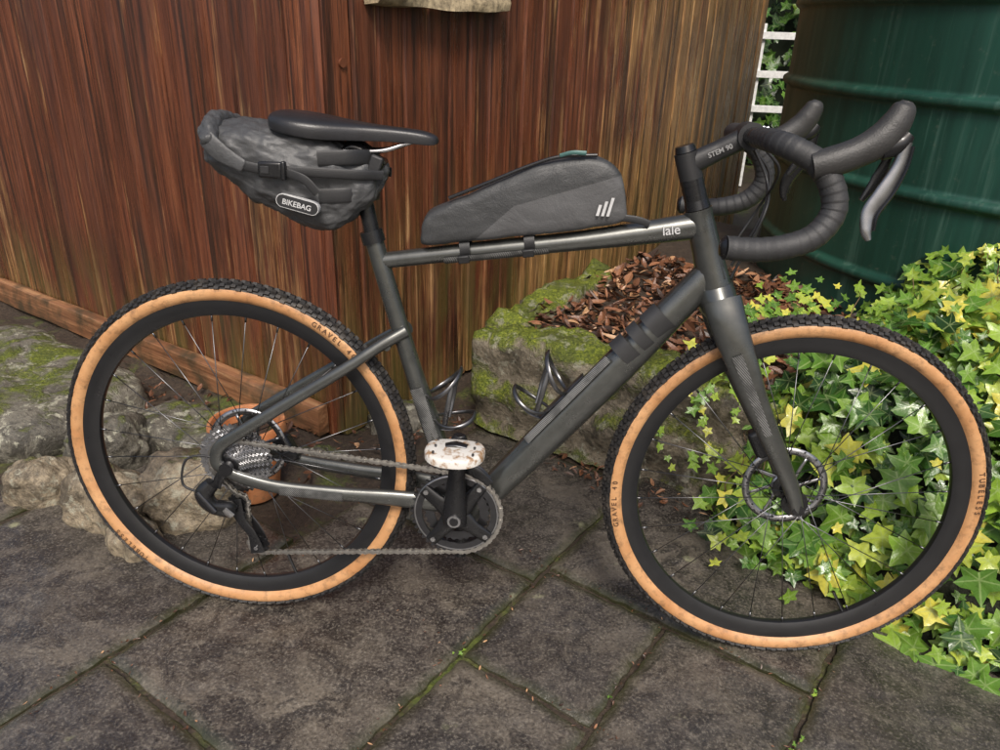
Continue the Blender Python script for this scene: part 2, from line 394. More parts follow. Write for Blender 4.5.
sweep('front_derailleur_inner',[(.405,-.02,.36),(.43,-.035,.378),(.47,-.037,.372),(.495,-.037,.352)],[(.012,.006),(.014,.004),(.012,.004),(.008,.003)],darkalu,bike,n=20)
def arcp(c,r,a0,a1,y,n=14): return [V((c[0]+r*math.cos(math.radians(a0+(a1-a0)*i/n)),y,c[2]+r*math.sin(math.radians(a0+(a1-a0)*i/n)))) for i in range(n+1)]
cp=[]
cp+=arcp(RA,.046,175,90,-.0365,8)[:-1]
cp+=arcp(RA,.046,90,78,-.038,2)
cp+=arcp(BB,.0850,78,-93,-.048,22)
cp+=arcp(Lp,.0195,-92,-210,-.04,6)
cp+=arcp(U,.0195,-20,95,-.04,6)
cp+=arcp(RA,.046,215,180,-.038,4)
cpl=[V(p) for p in cp]; cum=[0]
for i in range(len(cpl)): cum.append(cum[-1]+(cpl[(i+1)%len(cpl)]-cpl[i]).length)
def cat(s):
    s%=cum[-1]
    for i in range(len(cpl)):
        if cum[i+1]>=s:
            a,b=cpl[i],cpl[(i+1)%len(cpl)]; L_=(b-a); return a+L_*((s-cum[i])/max(1e-9,L_.length)),L_.normalized()
    return cpl[0],V((1,0,0))
cb=MB(); nl=int(cum[-1]/.0127)
for i in range(nl):
    p,t=cat(i*.0127+.006); w_=.0036 if i%2 else .0022
    for sy in(-1,1):
        vs,fs=sweepd([p+V((0,sy*w_,0))-t*.0088,p+V((0,sy*w_,0))-t*.0045,p+V((0,sy*w_,0)),p+V((0,sy*w_,0))+t*.0045,p+V((0,sy*w_,0))+t*.0088],[(.0028,.0006),(.0050,.0006),(.0028,.0006),(.0050,.0006),(.0028,.0006)],n=4,seg=6); cb.add(vs,fs)
    vs,fs=sweepd([p-t*.0063+V((0,-.0045,0)),p-t*.0063+V((0,.0045,0))],.0024,up=(0,0,1),n=1,seg=6); cb.add(vs,fs)
cb.obj('chain',simple('chain_steel',(.42,.40,.37),.3,.95),bike,autosm=40)
# seat post and saddle
sweep('seat_clamp',[(.276,0,.782),(.270,0,.803)],.0205,black_m,bike,n=3)
sweep('seat_post',[(.274,0,.79),(.252,0,.90),(.243,0,.935)],[.0137,.0137,.014],black_m,bike)
sweep('saddle_clamp',[(.225,0,.93),(.245,0,.942),(.268,0,.935)],[(.010,.024),(.015,.026),(.010,.024)],black_m,bike)
for s in(-1,1):
    sweep('saddle_rail',[(.128,s*.03,.960),(.16,s*.028,.945),(.21,s*.022,.938),(.29,s*.022,.938),(.335,s*.014,.951),(.365,s*.006,.960)],.0038,bsteel if s<0 else black_m,bike,n=40,seg=10)
st=[(.110,.030,.990,.016),(.116,.052,.995,.026),(.135,.067,.998,.034),(.165,.073,.997,.038),(.20,.067,.992,.038),(.235,.050,.986,.035),(.27,.034,.982,.032),(.31,.025,.979,.029),(.35,.0215,.975,.027),(.375,.0175,.970,.024),(.388,.009,.963,.014)]
rings=[]
for x,w_,zt,th in st:
    ring=[]
    for j in range(28):
        a=2*math.pi*j/28; ca,sa=math.cos(a),math.sin(a)
        y=w_*math.copysign(abs(ca)**.75,ca)
        if sa>=0: z=zt-th*.5+th*.5*abs(sa)**.6- (.005*math.exp(-(y/.012)**2) if x>.15 and x<.34 else 0)
        else: z=zt-th*.5-th*.5*(1-abs(sa)**.5*.55)*min(1,abs(sa)*6)
        ring.append((x,y,z-(abs(y)/.071)**2*.008))
    rings.append(ring)
vs,fs=loft(rings); o=mesh('saddle',vs,fs,saddlem,bike); sm=o.modifiers.new('s','SUBSURF'); sm.levels=2; sm.render_levels=2
# handlebar
def bar(s):
    hp=[(.889,0,.987),(.890,.06,.987),(.892,.115,.987),(.897,.158,.985),(.915,.182,.978),(.944,.193,.962),(.967,.199,.932),(.973,.204,.898),(.952,.210,.866),(.915,.215,.850),(.872,.221,.844),(.828,.227,.846)]
    p=[(x,y*s,z) for x,y,z in hp]
    sweep('handlebar_tape',p[1:],[.0152,.0165,.017,.0175,.0178,.0178,.0178,.0178,.0175,.0172,.017],tape,bike,up=(0,1,.02),n=200,seg=18,mod=lambda i,t:.0010*((i%7)/7.)-.0005)
    sweep('handlebar_top',p[:3],.0145,black_m,bike,up=(0,0,1),n=16)
    sweep('bar_plug',[p[-1],(p[-1][0]-.006,p[-1][1],p[-1][2])],[.0165,.011],black_m,bike,n=2)
    y=.2*s
    sweep('brake_hood',[(.935,y*.99,.958),(.962,y,.966),(.992,y*1.0,.979),(1.018,y,.996),(1.034,y*.99,1.018),(1.042,y*.98,1.038),(1.044,y*.98,1.046)],[(.0195,.019),(.021,.0185),(.0205,.0175),(.0225,.0175),(.020,.0165),(.0155,.013),(.007,.006)],hoodm,bike,n=60,seg=22)
    sweep('lever_pivot',[(1.02,y*1.01,.985),(1.042,y*1.01,.992),(1.052,y*1.01,1.005)],[(.016,.012),(.014,.011),(.009,.009)],black_m,bike,n=16)
    sweep('brake_lever',[(1.050,y*1.02,.995),(1.046,y*1.03,.965),(1.032,y*1.05,.93),(1.018,y*1.06,.902),(1.017,y*1.08,.878),(1.022,y*1.09,.865)],[(.008,.007),(.0095,.006),(.012,.0045),(.011,.004),(.008,.004),(.004,.003)],levm if s<0 else black_m,bike,n=40)
    sweep('lever_edge',[(1.058,y*1.03,.99),(1.055,y*1.04,.962),(1.043,y*1.06,.928),(1.028,y*1.075,.90),(1.026,y*1.09,.878)],[(.003,.006),(.003,.006),(.003,.005),(.003,.004),(.002,.003)],black_m,bike,n=40,seg=8)
    sweep('shift_lever',[(1.035,y*.97,.975),(1.028,y*.95,.945),(1.012,y*.95,.915)],[(.006,.004),(.009,.003),(.004,.003)],black_m,bike,n=16)
bar(-1);bar(1)
for k,(a,b) in enumerate((((.905,-.05,.972),.02),((.905,.05,.972),-.02),((.907,.03,.968),-.03))):
    sweep('brake_hose',[a,(.935,a[1]*.8,.935-.01*k),(.925,b,.87),(.888,b*.8,.80-.02*k)],.0024,matte_m,bike,n=30,seg=8)
sweep('front_brake_hose',[(.905,.045,.970),(.945,.05,.92),(.935,.04,.83),(.905,.045,.74),(.925,.072,.62),(1.0,.068,.46)],.0026,matte_m,bike,n=50,seg=8)
def text(body,loc,size,rot,mat,name,parent=bike):
    cu=bpy.data.curves.new(name,'FONT'); cu.body=body; cu.size=size; cu.extrude=.0001; cu.offset=.0002
    o=bpy.data.objects.new(name,cu); col.objects.link(o); cu.materials.append(mat); o.location=loc; o.rotation_euler=rot; o.parent=parent
    return o
lg=simple('letter_grey',(.26,.26,.26),.5)
text('lale',(.768,-.0225,.825),.022,(math.radians(86),math.radians(-9),0),whitem,'frame_lettering')
text('STEM 90',(.828,-.0176,.951),.011,(math.radians(90),math.radians(-26),0),lg,'stem_lettering')
# bottle cages
def cage(base,a,n):
    ce=empty('bottle_cage'); ce.parent=bike; base=V(base); a=V(a).normalized(); n=V(n).normalized(); y=V((0,1,0))
    def Q(al,nn,yy): return base+a*al+n*nn+y*yy
    sweep('cage_plate',[Q(-.055,.004,0),Q(0,.004,0),Q(.06,.004,0)],[(.0025,.010),(.0025,.014),(.0025,.010)],cagem,ce,n=10)
    for al,tl,w_ in((.034,.40,.0042),(-.035,-.15,.0036)):
        pts=[]
        for i in range(21):
            th=math.radians(-176+352*i/20); nn=.042+.038*math.cos(th)
            pts.append(Q(al+(nn-.042)*tl-.012*abs(math.sin(th)),nn,.038*math.sin(th)))
        sweep('cage_loop',pts,[(.0022,w_*.8),(.0022,w_),(.0022,w_*1.3),(.0022,w_),(.0022,w_*.8)],cagem,ce,up=tuple(a),n=80,seg=10)
    for s in(-1,1):
        sweep('cage_arm',[Q(-.048,.02,s*.028),Q(-.01,.040,s*.040),Q(.030,.06,s*.034)],[(.0045,.002),(.005,.002),(.0045,.002)],cagem,ce,n=16)
    sweep('cage_foot',[Q(-.055,.004,0),Q(-.062,.03,0),Q(-.055,.06,0),Q(-.045,.078,0)],[(.0022,.009),(.0022,.009)],cagem,ce,n=16,up=(0,1,0))
cage((.374,0,.487),(-.31,0,.95),(.95,0,.31))
cage((.622,0,.513),(.63,0,.776),(-.776,0,.63))
# ------------------------------------------------------------------ bags
tx=bpy.data.textures.new('wr','CLOUDS'); tx.noise_scale=.05; tx.noise_depth=3
tx2=bpy.data.textures.new('wr2','CLOUDS'); tx2.noise_scale=.018; tx2.noise_depth=2
def wrinkle(o,a,b,lv=3):
    sm=o.modifiers.new('s','SUBSURF'); sm.levels=lv-1; sm.render_levels=lv
    d=o.modifiers.new('d','DISPLACE'); d.texture=tx; d.strength=a; d.mid_level=.5
    if b: d=o.modifiers.new('d2','DISPLACE'); d.texture=tx2; d.strength=b; d.mid_level=.5
sb=empty('saddle_bag',rot=(-LEAN,0,0))
st=[(.002,.915,.955,.045),(.010,.898,.968,.060),(.035,.878,.975,.067),(.07,.855,.977,.068),(.11,.832,.975,.068),(.15,.814,.970,.067),(.19,.803,.962,.064),(.225,.808,.952,.059),(.255,.83,.935,.050),(.285,.862,.922,.038),(.302,.885,.912,.022)]
rings=[]
for x,zb,zt,w_ in st:
    ring=[];zc=(zb+zt)/2;h=(zt-zb)/2
    for j in range(40):
        a=2*math.pi*j/40; ca,sa=math.cos(a),math.sin(a)
        ring.append(V((x-.02*(sa if sa>0 else 0)*(x<.05),w_*math.copysign(abs(ca)**.62,ca),zc+h*math.copysign(abs(sa)**.75,sa))))
    rings.append(ring)
vs,fs=loft(rings); wrinkle(mesh('bag_body',vs,fs,sbagm,sb),.024,.006)
vs,fs=sweepd([(.030,-.082,.944),(.018,-.045,.962),(.014,.0,.968),(.018,.045,.962),(.030,.082,.944)],[(.012,.010),(.017,.022),(.019,.022),(.017,.022),(.012,.010)],up=(0,0,1),n=24)
wrinkle(mesh('roll_closure',vs,fs,sbagm,sb),.016,.006,2)
vs,fs=sweepd([(.022,-.078,.952),(.045,-.081,.930),(.085,-.081,.908)],[(.014,.004),(.016,.004),(.010,.003)],n=16)
wrinkle(mesh('roll_flap',vs,fs,sbagm,sb),.006,0,2)
sweep('side_strap',[(.06,-.081,.915),(.12,-.080,.905),(.19,-.077,.905),(.26,-.058,.902),(.30,-.03,.90)],[(.008,.0018),(.008,.0018)],matte_m,sb,n=30)
sweep('side_strap_far',[(.06,.079,.915),(.12,.080,.905),(.19,.077,.905),(.26,.058,.902),(.30,.03,.90)],[(.008,.0018),(.008,.0018)],matte_m,sb,n=30)
sweep('strap_tail',[(.155,-.083,.903),(.185,-.086,.893),(.205,-.084,.872)],[(.007,.001),(.007,.001)],matte_m,sb,n=16)
box('buckle',(.130,-.085,.906),(.040,.010,.026),black_m,sb,bevel=.004)
box('buckle_bar',(.152,-.086,.9055),(.008,.012,.030),black_m,sb,bevel=.003)
box('buckle_gap',(.122,-.0905,.906),(.014,.002,.012),matte_m,sb,bevel=.001)
for zc,nm in((.865,'post_strap'),(.925,'upper_strap')):
    sweep(nm,[(.20,-.062,zc),(.245,-.054,zc+.003),(.275,-.028,zc+.003),(.285,0,zc+.003),(.275,.028,zc+.003),(.245,.054,zc+.003),(.20,.062,zc)],[(.0018,.012),(.0018,.012)],matte_m,sb,up=(0,0,1),n=36)
box('mount_block',(.268,0,.905),(.05,.05,.055),black_m,sb,rot=(0,.35,0),bevel=.008)
box('mount_lever',(.285,-.028,.912),(.022,.010,.040),matte_m,sb,rot=(0,.35,0),bevel=.004)
def rrect(name,c,w_,h,r,y,mat,parent,tilt=0,th=.0012):
    pts=[]
    for cx,cz,a0 in((w_/2-r,h/2-r,0),(-w_/2+r,h/2-r,90),(-w_/2+r,-h/2+r,180),(w_/2-r,-h/2+r,270)):
        for k in range(7): a=math.radians(a0+15*k); pts.append((cx+r*math.cos(a),cz+r*math.sin(a)))
    ct,stt=math.cos(tilt),math.sin(tilt)
    p=[(c[0]+x*ct-z*stt,c[1]+x*stt+z*ct) for x,z in pts]; n=len(p)
    vs=[(x,y,z) for x,z in p]+[(x,y+th*4,z) for x,z in p]
    fs=[tuple(range(n))]+[(i,i+n,(i+1)%n+n,(i+1)%n) for i in range(n)]
    return mesh(name,vs,fs,mat,parent,smooth=False)
rrect('badge_outline',(.168,.852),.072,.022,.0109,-.0770,whitem,sb,-.22,.003)
rrect('badge',(.168,.852),.0695,.0195,.0097,-.0776,matte_m,sb,-.22,.003)
text('BIKEBAG',(.1425,-.0782,.8528),.0125,(math.radians(90),math.radians(12.6),0),whitem,'badge_lettering',sb)
fb=empty('frame_bag',rot=(-LEAN,0,0))
st=[(.360,.775,.792,.016),(.364,.772,.828,.022),(.372,.772,.842,.025),(.40,.776,.857,.028),(.44,.782,.874,.030),(.49,.790,.900,.031),(.54,.798,.924,.031),(.58,.805,.938,.031),(.62,.811,.946,.031),(.655,.817,.947,.030),(.68,.822,.936,.029),(.695,.827,.915,.027),(.704,.832,.880,.024),(.708,.836,.852,.018)]
rings=[]
for x,zb,zt,w_ in st:
    ring=[];zb+=.012;zc=(zb+zt)/2;h=(zt-zb)/2
    for j in range(40):
        a=2*math.pi*j/40; ca,sa=math.cos(a),math.sin(a)
        ring.append(V((x,w_*math.copysign(abs(ca)**.42,ca),zc+h*math.copysign(abs(sa)**.5,sa))))
    rings.append(ring)
vs,fs=loft(rings); wrinkle(mesh('bag_body',vs,fs,bagm,fb),.007,.0015,2)
sweep('zip',[(.41,-.024,.868),(.48,-.026,.899),(.54,-.026,.926),(.59,-.026,.943),(.65,-.025,.948)],[(.003,.0022),(.003,.0022)],black_m,fb,n=40,seg=8)
sweep('zip_pull',[(.59,-.03,.945),(.61,-.034,.951),(.632,-.034,.951)],[(.003,.001),(.0035,.0015)],simple('pull_teal',(.05,.12,.11)),fb,n=10,seg=8)
for k,x in enumerate((.438,.548)):
    z=.767+(x-.40)*.155+.005
    lathe('strap_%d'%k,[(.0185,-.009),(.0205,-.009),(.0205,.009),(.0185,.009)],matte_m,fb,(0,0,0),32).matrix_local=Matrix.Translation((x,0,z+.004))@Matrix.Rotation(math.radians(-9),4,'Y')@Matrix.Rotation(math.radians(90),4,'Z')
    box('strap_tab',(x-.001,-.024,z-.012),(.020,.006,.014),matte_m,fb,rot=(.3,-.15,0),bevel=.002)
sweep('front_strap',[(.70,-.020,.85),(.725,-.022,.848),(.745,-.02,.842)],[(.006,.0015),(.006,.0015)],matte_m,fb,n=10)
for k in range(3):
    x=.655+k*.0085
    hh=(.018,.024,.030)[k]
    mesh('logo_bar',[(x,-.0345,.853),(x+.0048,-.0345,.853),(x+.0048+hh*.22,-.0345,.853+hh),(x+hh*.22,-.0345,.853+hh)],[(0,1,2,3)],whitem,fb,smooth=False)
# ------------------------------------------------------------------ shed
def wood(name,worn):
    g=G(name); rnd=g.attr('rnd')
    off=g.n('CombineXYZ'); g.set(off.inputs[2],g.math('MULTIPLY',rnd,37.)); g.set(off.inputs[0],g.math('MULTIPLY',rnd,5.))
    grain=g.noise(1,5,.75,g.map((120,120,3.0),loc=off.outputs[0]),.5); mid=g.noise(1,5,.7,g.map((34,34,1.5),loc=off.outputs[0]),.5); streak=g.noise(1,5,.65,g.map((16,16,1.3),loc=off.outputs[0]),.4); big=g.noise(1.6,4,.6)
    base=g.ramp(mid,[(.30,(.060,.018,.009)),(.50,(.150,.046,.021)),(.72,(.245,.088,.040))])
    base=g.mix(g.ramp(grain,[(.36,.85),(.53,0.)]),base,(.026,.010,.007))
    base=g.mix(g.math('MULTIPLY',g.ramp(grain,[(.58,0.),(.72,1.)]),.4),base,(.34,.165,.085))
    base=g.mix(g.math('MULTIPLY',rnd,.5),base,(.085,.028,.015))
    sx=g.n('SeparateXYZ'); g.set(sx.inputs[0],g.tc.outputs['Object'])
    wsum=g.math('ADD',g.math('ADD',g.math('MULTIPLY',streak,.75),g.math('MULTIPLY',big,.55)),g.math('MULTIPLY',rnd,.08))
    if worn:
        gx=g.math('MULTIPLY',g.math('SUBTRACT',sx.outputs[0],.75),.17)
        wsum=g.math('ADD',wsum,g.math('MINIMUM',g.math('MAXIMUM',gx,-.03),.28))
    low=g.math('MULTIPLY',g.math('MAXIMUM',g.math('SUBTRACT',.75 if worn else .5,sx.outputs[2]),0.),.28)
    wsum=g.math('ADD',wsum,low)
    wsum=g.math('ADD',wsum,g.math('MULTIPLY',g.math('SUBTRACT',grain,.5),.34))
    wm=g.ramp(wsum,[(.76,0.),(.84,.45),(.95,.95)])
    bare=g.ramp(grain,[(.35,(.13,.062,.022)),(.55,(.40,.22,.085)),(.75,(.68,.49,.26))])
    c=g.mix(wm,base,bare)
    dk=g.ramp(g.noise(1,5,.75,g.map((30,30,.9),loc=off.outputs[0])),[(.51,0.),(.62,.88)])
    c=g.mix(dk,c,(.024,.012,.008))
    c=g.mix(g.ramp(g.noise(1.9,4,.6,g.map((2.2,2.2,.8))),[(.48,0.),(.66,.55)]),c,(.045,.018,.012))
    al=g.math('MULTIPLY',g.ramp(sx.outputs[2],[(.0,1.),(.8 if worn else .45,0.)]),g.ramp(g.noise(1,5,.6,g.map((14,14,3))),[(.40,0.),(.60,.8)]))
    c=g.mix(al,c,(.085,.080,.022))
    h=g.bump(mid,.0024,.9); h=g.bump(grain,.0016,1.,h)
    r=g.ramp(g.noise(1,4,.6,g.map((20,20,3))),[(.35,.20),(.65,.5)])
    return g.out(c,r,0,h)
wood1=wood('shed_boards_stained',False); wood2=wood('shed_boards_weathered',True)
shed=empty('wooden_shed')
def wall(name,start,ang,length,mat,h=2.25,bw=.098,seed=1):
    R=random.Random(seed); b=MB(); x=0;nz=14
    while x<length-1e-4:
        w_=min(bw*R.uniform(.93,1.07),length-x); 
        if length-x-w_<.04: w_=length-x
        x0,x1=x+.0024,x+w_-.0024; yo=R.uniform(-.002,.002); rv=R.random(); vs=[];fs=[]
        bow=R.uniform(-.002,.002)
        for i in range(nz+1):
            z=.02+(h-.02)*i/nz; dx=.0015*noise.noise(V((x*7,z*2,seed)));yy=yo+bow*math.sin(z*1.5)
            prof=[(x0,0),(x0,-.010),(x0+.0055,-.0205),((x0+x1)/2,-.0212),(x1-.0055,-.0205),(x1,-.010),(x1,0)]
            for px,py in prof: vs.append((px+dx,py+yy,z))
        for i in range(nz):
            for j in range(6): fs.append((i*7+j,i*7+j+1,(i+1)*7+j+1,(i+1)*7+j))
        fs.append(tuple(nz*7+j for j in range(7)))
        b.add(vs,fs,rv); x+=w_
    o=b.obj(name,mat,shed,smooth=False); o.location=(*start,0); o.rotation_euler=(0,0,math.radians(ang)); 
    return o
cor=V((-.01,.70)); L1=4.2; L2=3.27
d1=V((math.cos(math.radians(-29)),math.sin(math.radians(-29)))); d2=V((math.cos(math.radians(60)),math.sin(math.radians(60))))
s1=cor-d1*L1; e2=cor+d2*L2
wall('side_wall',s1,-29,L1,wood1,seed=4); wall('front_wall',cor,60,L2,wood2,seed=9)
n3=V((-math.sin(math.radians(60)),math.cos(math.radians(60))))
wall('rear_wall',e2,151,3.6,wood1,seed=5)
dark=simple('shed_inner',(.02,.012,.01),.8)
def inbox(name,pts,z0,z1,mat,parent):
    n=len(pts); vs=[(x,y,z0) for x,y in pts]+[(x,y,z1) for x,y in pts]
    fs=[tuple(range(n-1,-1,-1)),tuple(range(n,2*n))]+[(i,(i+1)%n,(i+1)%n+n,i+n) for i in range(n)]
    return mesh(name,vs,fs,mat,parent,smooth=False)
nin=(d2-d1).normalized()
c0=cor+nin*.02
inbox('inner_core',[tuple(c0),tuple(e2+(d2*-.02)+n3*.02),tuple(e2+n3*3.6),tuple(s1+nin*.02)],.0,2.24,dark,shed)
o=box('corner_filler',(0,0,1.13),(.022,.022,2.2),wood1,shed,bevel=.003); o.location=(cor.x+.004,cor.y-.006,0); o.rotation_euler=(0,0,math.radians(16))
g=G('base_beam_timber'); gr=g.noise(1,5,.7,g.map((2,30,60)),.5)
c=g.ramp(gr,[(.3,(.09,.035,.016)),(.55,(.24,.11,.05)),(.75,(.40,.23,.115))]); c=g.mix(g.ramp(g.noise(9,5),[(.43,0.),(.60,.88)]),c,(.045,.035,.018))
beamm=g.out(c,.45,0,g.bump(gr,.004))
def subbox(name,L,y0,y1,z0,z1,mat,parent,nx=60,amp=.004,seed=0):
    vs=[];fs=[]
    prof=[(y0,z0),(y0,(z0+z1)/2),(y0+.004,z1-.004),(y0+.01,z1),(y1,z1),(y1,z0)]
    for i in range(nx+1):
        x=L*i/nx
        for k,(y,z) in enumerate(prof):
            n_=noise.noise(V((x*5,y*30+seed,z*30)))*amp; vs.append((x,y+n_,z+n_*.8))
    m=len(prof)
    for i in range(nx):
        for j in range(m): k=(j+1)%m; fs.append((i*m+j,(i+1)*m+j,(i+1)*m+k,i*m+k))
    fs.append(tuple(range(m))); fs.append(tuple(nx*m+j for j in reversed(range(m))))
    return mesh(name,vs,fs,mat,parent,autosm=50)
o=subbox('base_beam',L1-.02,-.065,-.0265,.03,.12,beamm,shed); o.location=(*s1,0); o.rotation_euler=(0,0,math.radians(-29))
wn=empty('window'); wn.parent=shed; wn.location=(*cor,0); wn.rotation_euler=(0,0,math.radians(60))
silm=simple('sill_weathered',(.30,.24,.15),.65,bs=60,bd=.004,var=.6)
o=subbox('window_sill',.56,-.075,-.0265,1.168,1.215,silm,wn,nx=40,amp=.022); o.location=(.14,0,0)
fm=simple('window_frame_paint',(.16,.06,.035),.5)
for nm,c,s in(('frame_side',(.18,-.042,1.56),(.05,.03,.68)),('frame_side',(.66,-.042,1.56),(.05,.03,.68)),('frame_top',(.42,-.042,1.925),(.53,.03,.05)),('frame_mid',(.42,-.041,1.56),(.03,.026,.68))):
    box(nm,c,s,fm,wn,bevel=.003)
box('glass',(.42,-.0275,1.56),(.43,.002,.67),simple('window_glass',(.02,.025,.03),.05),wn,bevel=0)
sweep('wall_plug',[(.06,-.027,1.035),(.06,-.0205,1.035)],.011,simple('plug_brown',(.13,.045,.022),.4),shed,up=(0,0,1),n=2).matrix_local=Matrix.Translation((*cor,0))@Matrix.Rotation(math.radians(60),4,'Z')
rf=simple('roof_felt',(.05,.05,.05),.9)
pts=[cor-nin*.16,e2+d2*.12-n3*.12,e2+n3*3.6+d2*.12,s1-d1*.1-d2*.12]
inbox('roof_slab',[tuple(p) for p in pts],2.25,2.33,rf,shed)
# ------------------------------------------------------------------ patio
uu=V((.5,.866));vv=V((.866,-.5))
def slabmat():
    g=G('wet_stone_slabs'); rnd=g.attr('rnd')
    off=g.n('CombineXYZ'); g.set(off.inputs[0],g.math('MULTIPLY',rnd,9.)); g.set(off.inputs[1],g.math('MULTIPLY',rnd,17.))
    mp=g.map((1,1,1),loc=off.outputs[0])
    n1=g.noise(4.2,5,.68,mp,.5); n2=g.noise(30,5,.75,mp); n3_=g.noise(170,4,.7,mp); n4=g.noise(10,5,.75,mp,.8)
    c=g.ramp(n2,[(.32,(.022,.019,.018)),(.5,(.062,.053,.046)),(.68,(.125,.108,.090))])
    c=g.mix(g.ramp(n1,[(.46,0.),(.64,.75)]),c,(.165,.138,.105))
    c=g.mix(g.ramp(n4,[(.49,0.),(.59,.85)]),c,(.026,.022,.020))
    c=g.mix(g.math('MULTIPLY',g.ramp(n3_,[(.53,0.),(.66,1.)]),.5),c,(.30,.265,.215))
    c=g.mix(g.math('MULTIPLY',g.ramp(n3_,[(.36,1.),(.46,0.)]),.6),c,(.010,.009,.009))
    c=g.mix(g.math('MULTIPLY',rnd,.35),c,(.045,.043,.042))
    v=g.n('TexVoronoi'); v.inputs['Scale'].default_value=6; g.set(v.inputs['Vector'],mp)
    li=g.math('MULTIPLY',g.ramp(v.outputs['Distance'],[(.05,1.),(.13,0.)]),g.ramp(g.noise(20,5,.6,mp),[(.5,0.),(.60,.7)]))
    c=g.mix(li,c,(.34,.34,.20))
    ed=g.attr('vein'); c=g.mix(g.math('MULTIPLY',ed,g.ramp(n4,[(.35,.3),(.6,.9)])),c,(.04,.042,.016))
    wet=g.math('ADD',g.math('MULTIPLY',n1,.6),g.math('MULTIPLY',n4,-.35))
    r=g.ramp(g.math('ADD',wet,.30),[(.34,.07),(.44,.20),(.56,.5)])
    b1=g.bump(n4,.004,.6); b2=g.bump(n2,.0032,.75,b1); b3=g.bump(n3_,.0011,.8,b2)
    return g.out(c,r,0,b3,Specular__IOR__Level=.75)
slab=slabmat(); pb=MB(); RS=random.Random(12)
def add_slab(v0,v1,u0,u1,rv=None,res=.022):
    gap=.0055; v0+=gap;v1-=gap;u0+=gap;u1-=gap; n=max(6,int((v1-v0)/res)); m=max(6,int((u1-u0)/res)); vs=[];fs=[];ed=[]
    dz=RS.uniform(-.003,.003); tx_,ty_=RS.uniform(-.005,.005),RS.uniform(-.005,.005)
    rv=RS.random() if rv is None else rv
    for i in range(n+1):
        for j in range(m+1):
            a=v0+(v1-v0)*i/n; b=u0+(u1-u0)*j/m; z=dz+tx_*(i/n-.5)+ty_*(j/m-.5)
            jx=noise.noise(V((a*9,b*9,1)))*.006; jy=noise.noise(V((a*9,b*9,5)))*.006
            jx+=noise.noise(V((a*40,b*40,1)))*.005; jy+=noise.noise(V((a*40,b*40,5)))*.005
            z+=noise.noise(V((a*6,b*6,9)))*.005+noise.noise(V((a*22,b*22,9)))*.0026
            dist=min(i,n-i,j,m-j)
            if dist==0: z-=.006
            P=vv*(a+jx)+uu*(b+jy); vs.append((P.x,P.y,z)); ed.append(1. if dist==0 else (.4 if dist==1 else 0.))
    for i in range(n):
        for j in range(m): fs.append((i*(m+1)+j,(i+1)*(m+1)+j,(i+1)*(m+1)+j+1,i*(m+1)+j+1))
    bd=[i*(m+1) for i in range(n+1)]+[n*(m+1)+j for j in range(1,m+1)]+[i*(m+1)+m for i in range(n-1,-1,-1)]+[j for j in range(m-1,0,-1)]
    k=len(vs)
    for q in bd: vs.append((vs[q][0],vs[q][1],-.04)); ed.append(1.)
    for i in range(len(bd)): i2=(i+1)%len(bd); fs.append((bd[i],k+i,k+i2,bd[i2]))
    pb.add(vs,fs,rv,ed)
for s in [(-.10,.44,-.27,.42,.15),(-.10,.44,-.85,-.27,.5),(.44,.735,.15,.475,.75),(.735,1.04,-.32,.475,.6),(.44,.735,-.32,.15,.35),(.44,1.04,.475,1.0,.3),
          (-.10,.44,.42,.93,.65),(1.04,1.62,.33,.90,.7),(1.04,1.62,-.25,.33,.45),(-.72,-.10,-.50,.20,.55),(-.72,-.10,-1.1,-.50,.2),(-1.35,-.72,-.7,-.1,.4),(-1.35,-.72,-1.3,-.7,.8),(.44,1.04,-.90,-.32,.5) ]:
    add_slab(*s,res=.012)
for i in range(-6,7):
    for j in range(-7,4):
        a0=-.10+.58*i; b0=-3.4+.62*j
        if b0+.62<=-1.3 : add_slab(a0,a0+.58,b0,b0+.62,res=.06)
for j in range(5):
    add_slab(1.62,2.2,-1.3+.52*j,-1.3+.52*(j+1),res=.05); add_slab(2.2,2.8,-1.3+.52*j,-1.3+.52*(j+1),res=.05)
    if j<4: add_slab(-2.0,-1.35,-1.3+.52*j,-1.3+.52*(j+1),res=.05)
add_slab(-.72,-.10,-1.3,-1.1); add_slab(-.10,.44,-1.3,-.85); add_slab(.44,1.04,-1.3,-.90); add_slab(1.04,1.62,-1.3,-.25)
pb.obj('stone_patio',slab,smooth=True,autosm=50)
# ------------------------------------------------------------------ ground
def soilmat(name,moss):
    g=G(name); n1=g.noise(18,5,.7); n2=g.noise(90,5,.7); n3_=g.noise(3.2,5)
    c=g.ramp(n2,[(.3,(.018,.012,.008)),(.6,(.055,.038,.025)),(.8,(.12,.09,.06))])
    f=g.ramp(g.math('ADD',g.math('MULTIPLY',n3_,.7),g.math('MULTIPLY',n1,.4)),[(.60-moss,0.),(.70-moss,.85)])
    c=g.mix(f,c,g.ramp(n2,[(.3,(.03,.045,.008)),(.7,(.12,.15,.02))]))
    return g.out(c,.7,0,g.bump(n1,.01,.8,g.bump(n2,.004,.8)))
soil=soilmat('soil_ground',.03)
vs=[];fs=[]
xs=[-40,-12,-6,-4]+[-3+.05*i for i in range(121)]+[4,6,12,40]; ys=[-40,-12,-6,-4]+[-3+.1*i for i in range(28)]+[-.2+.05*i for i in range(1,65)]+[4,6,12,40]
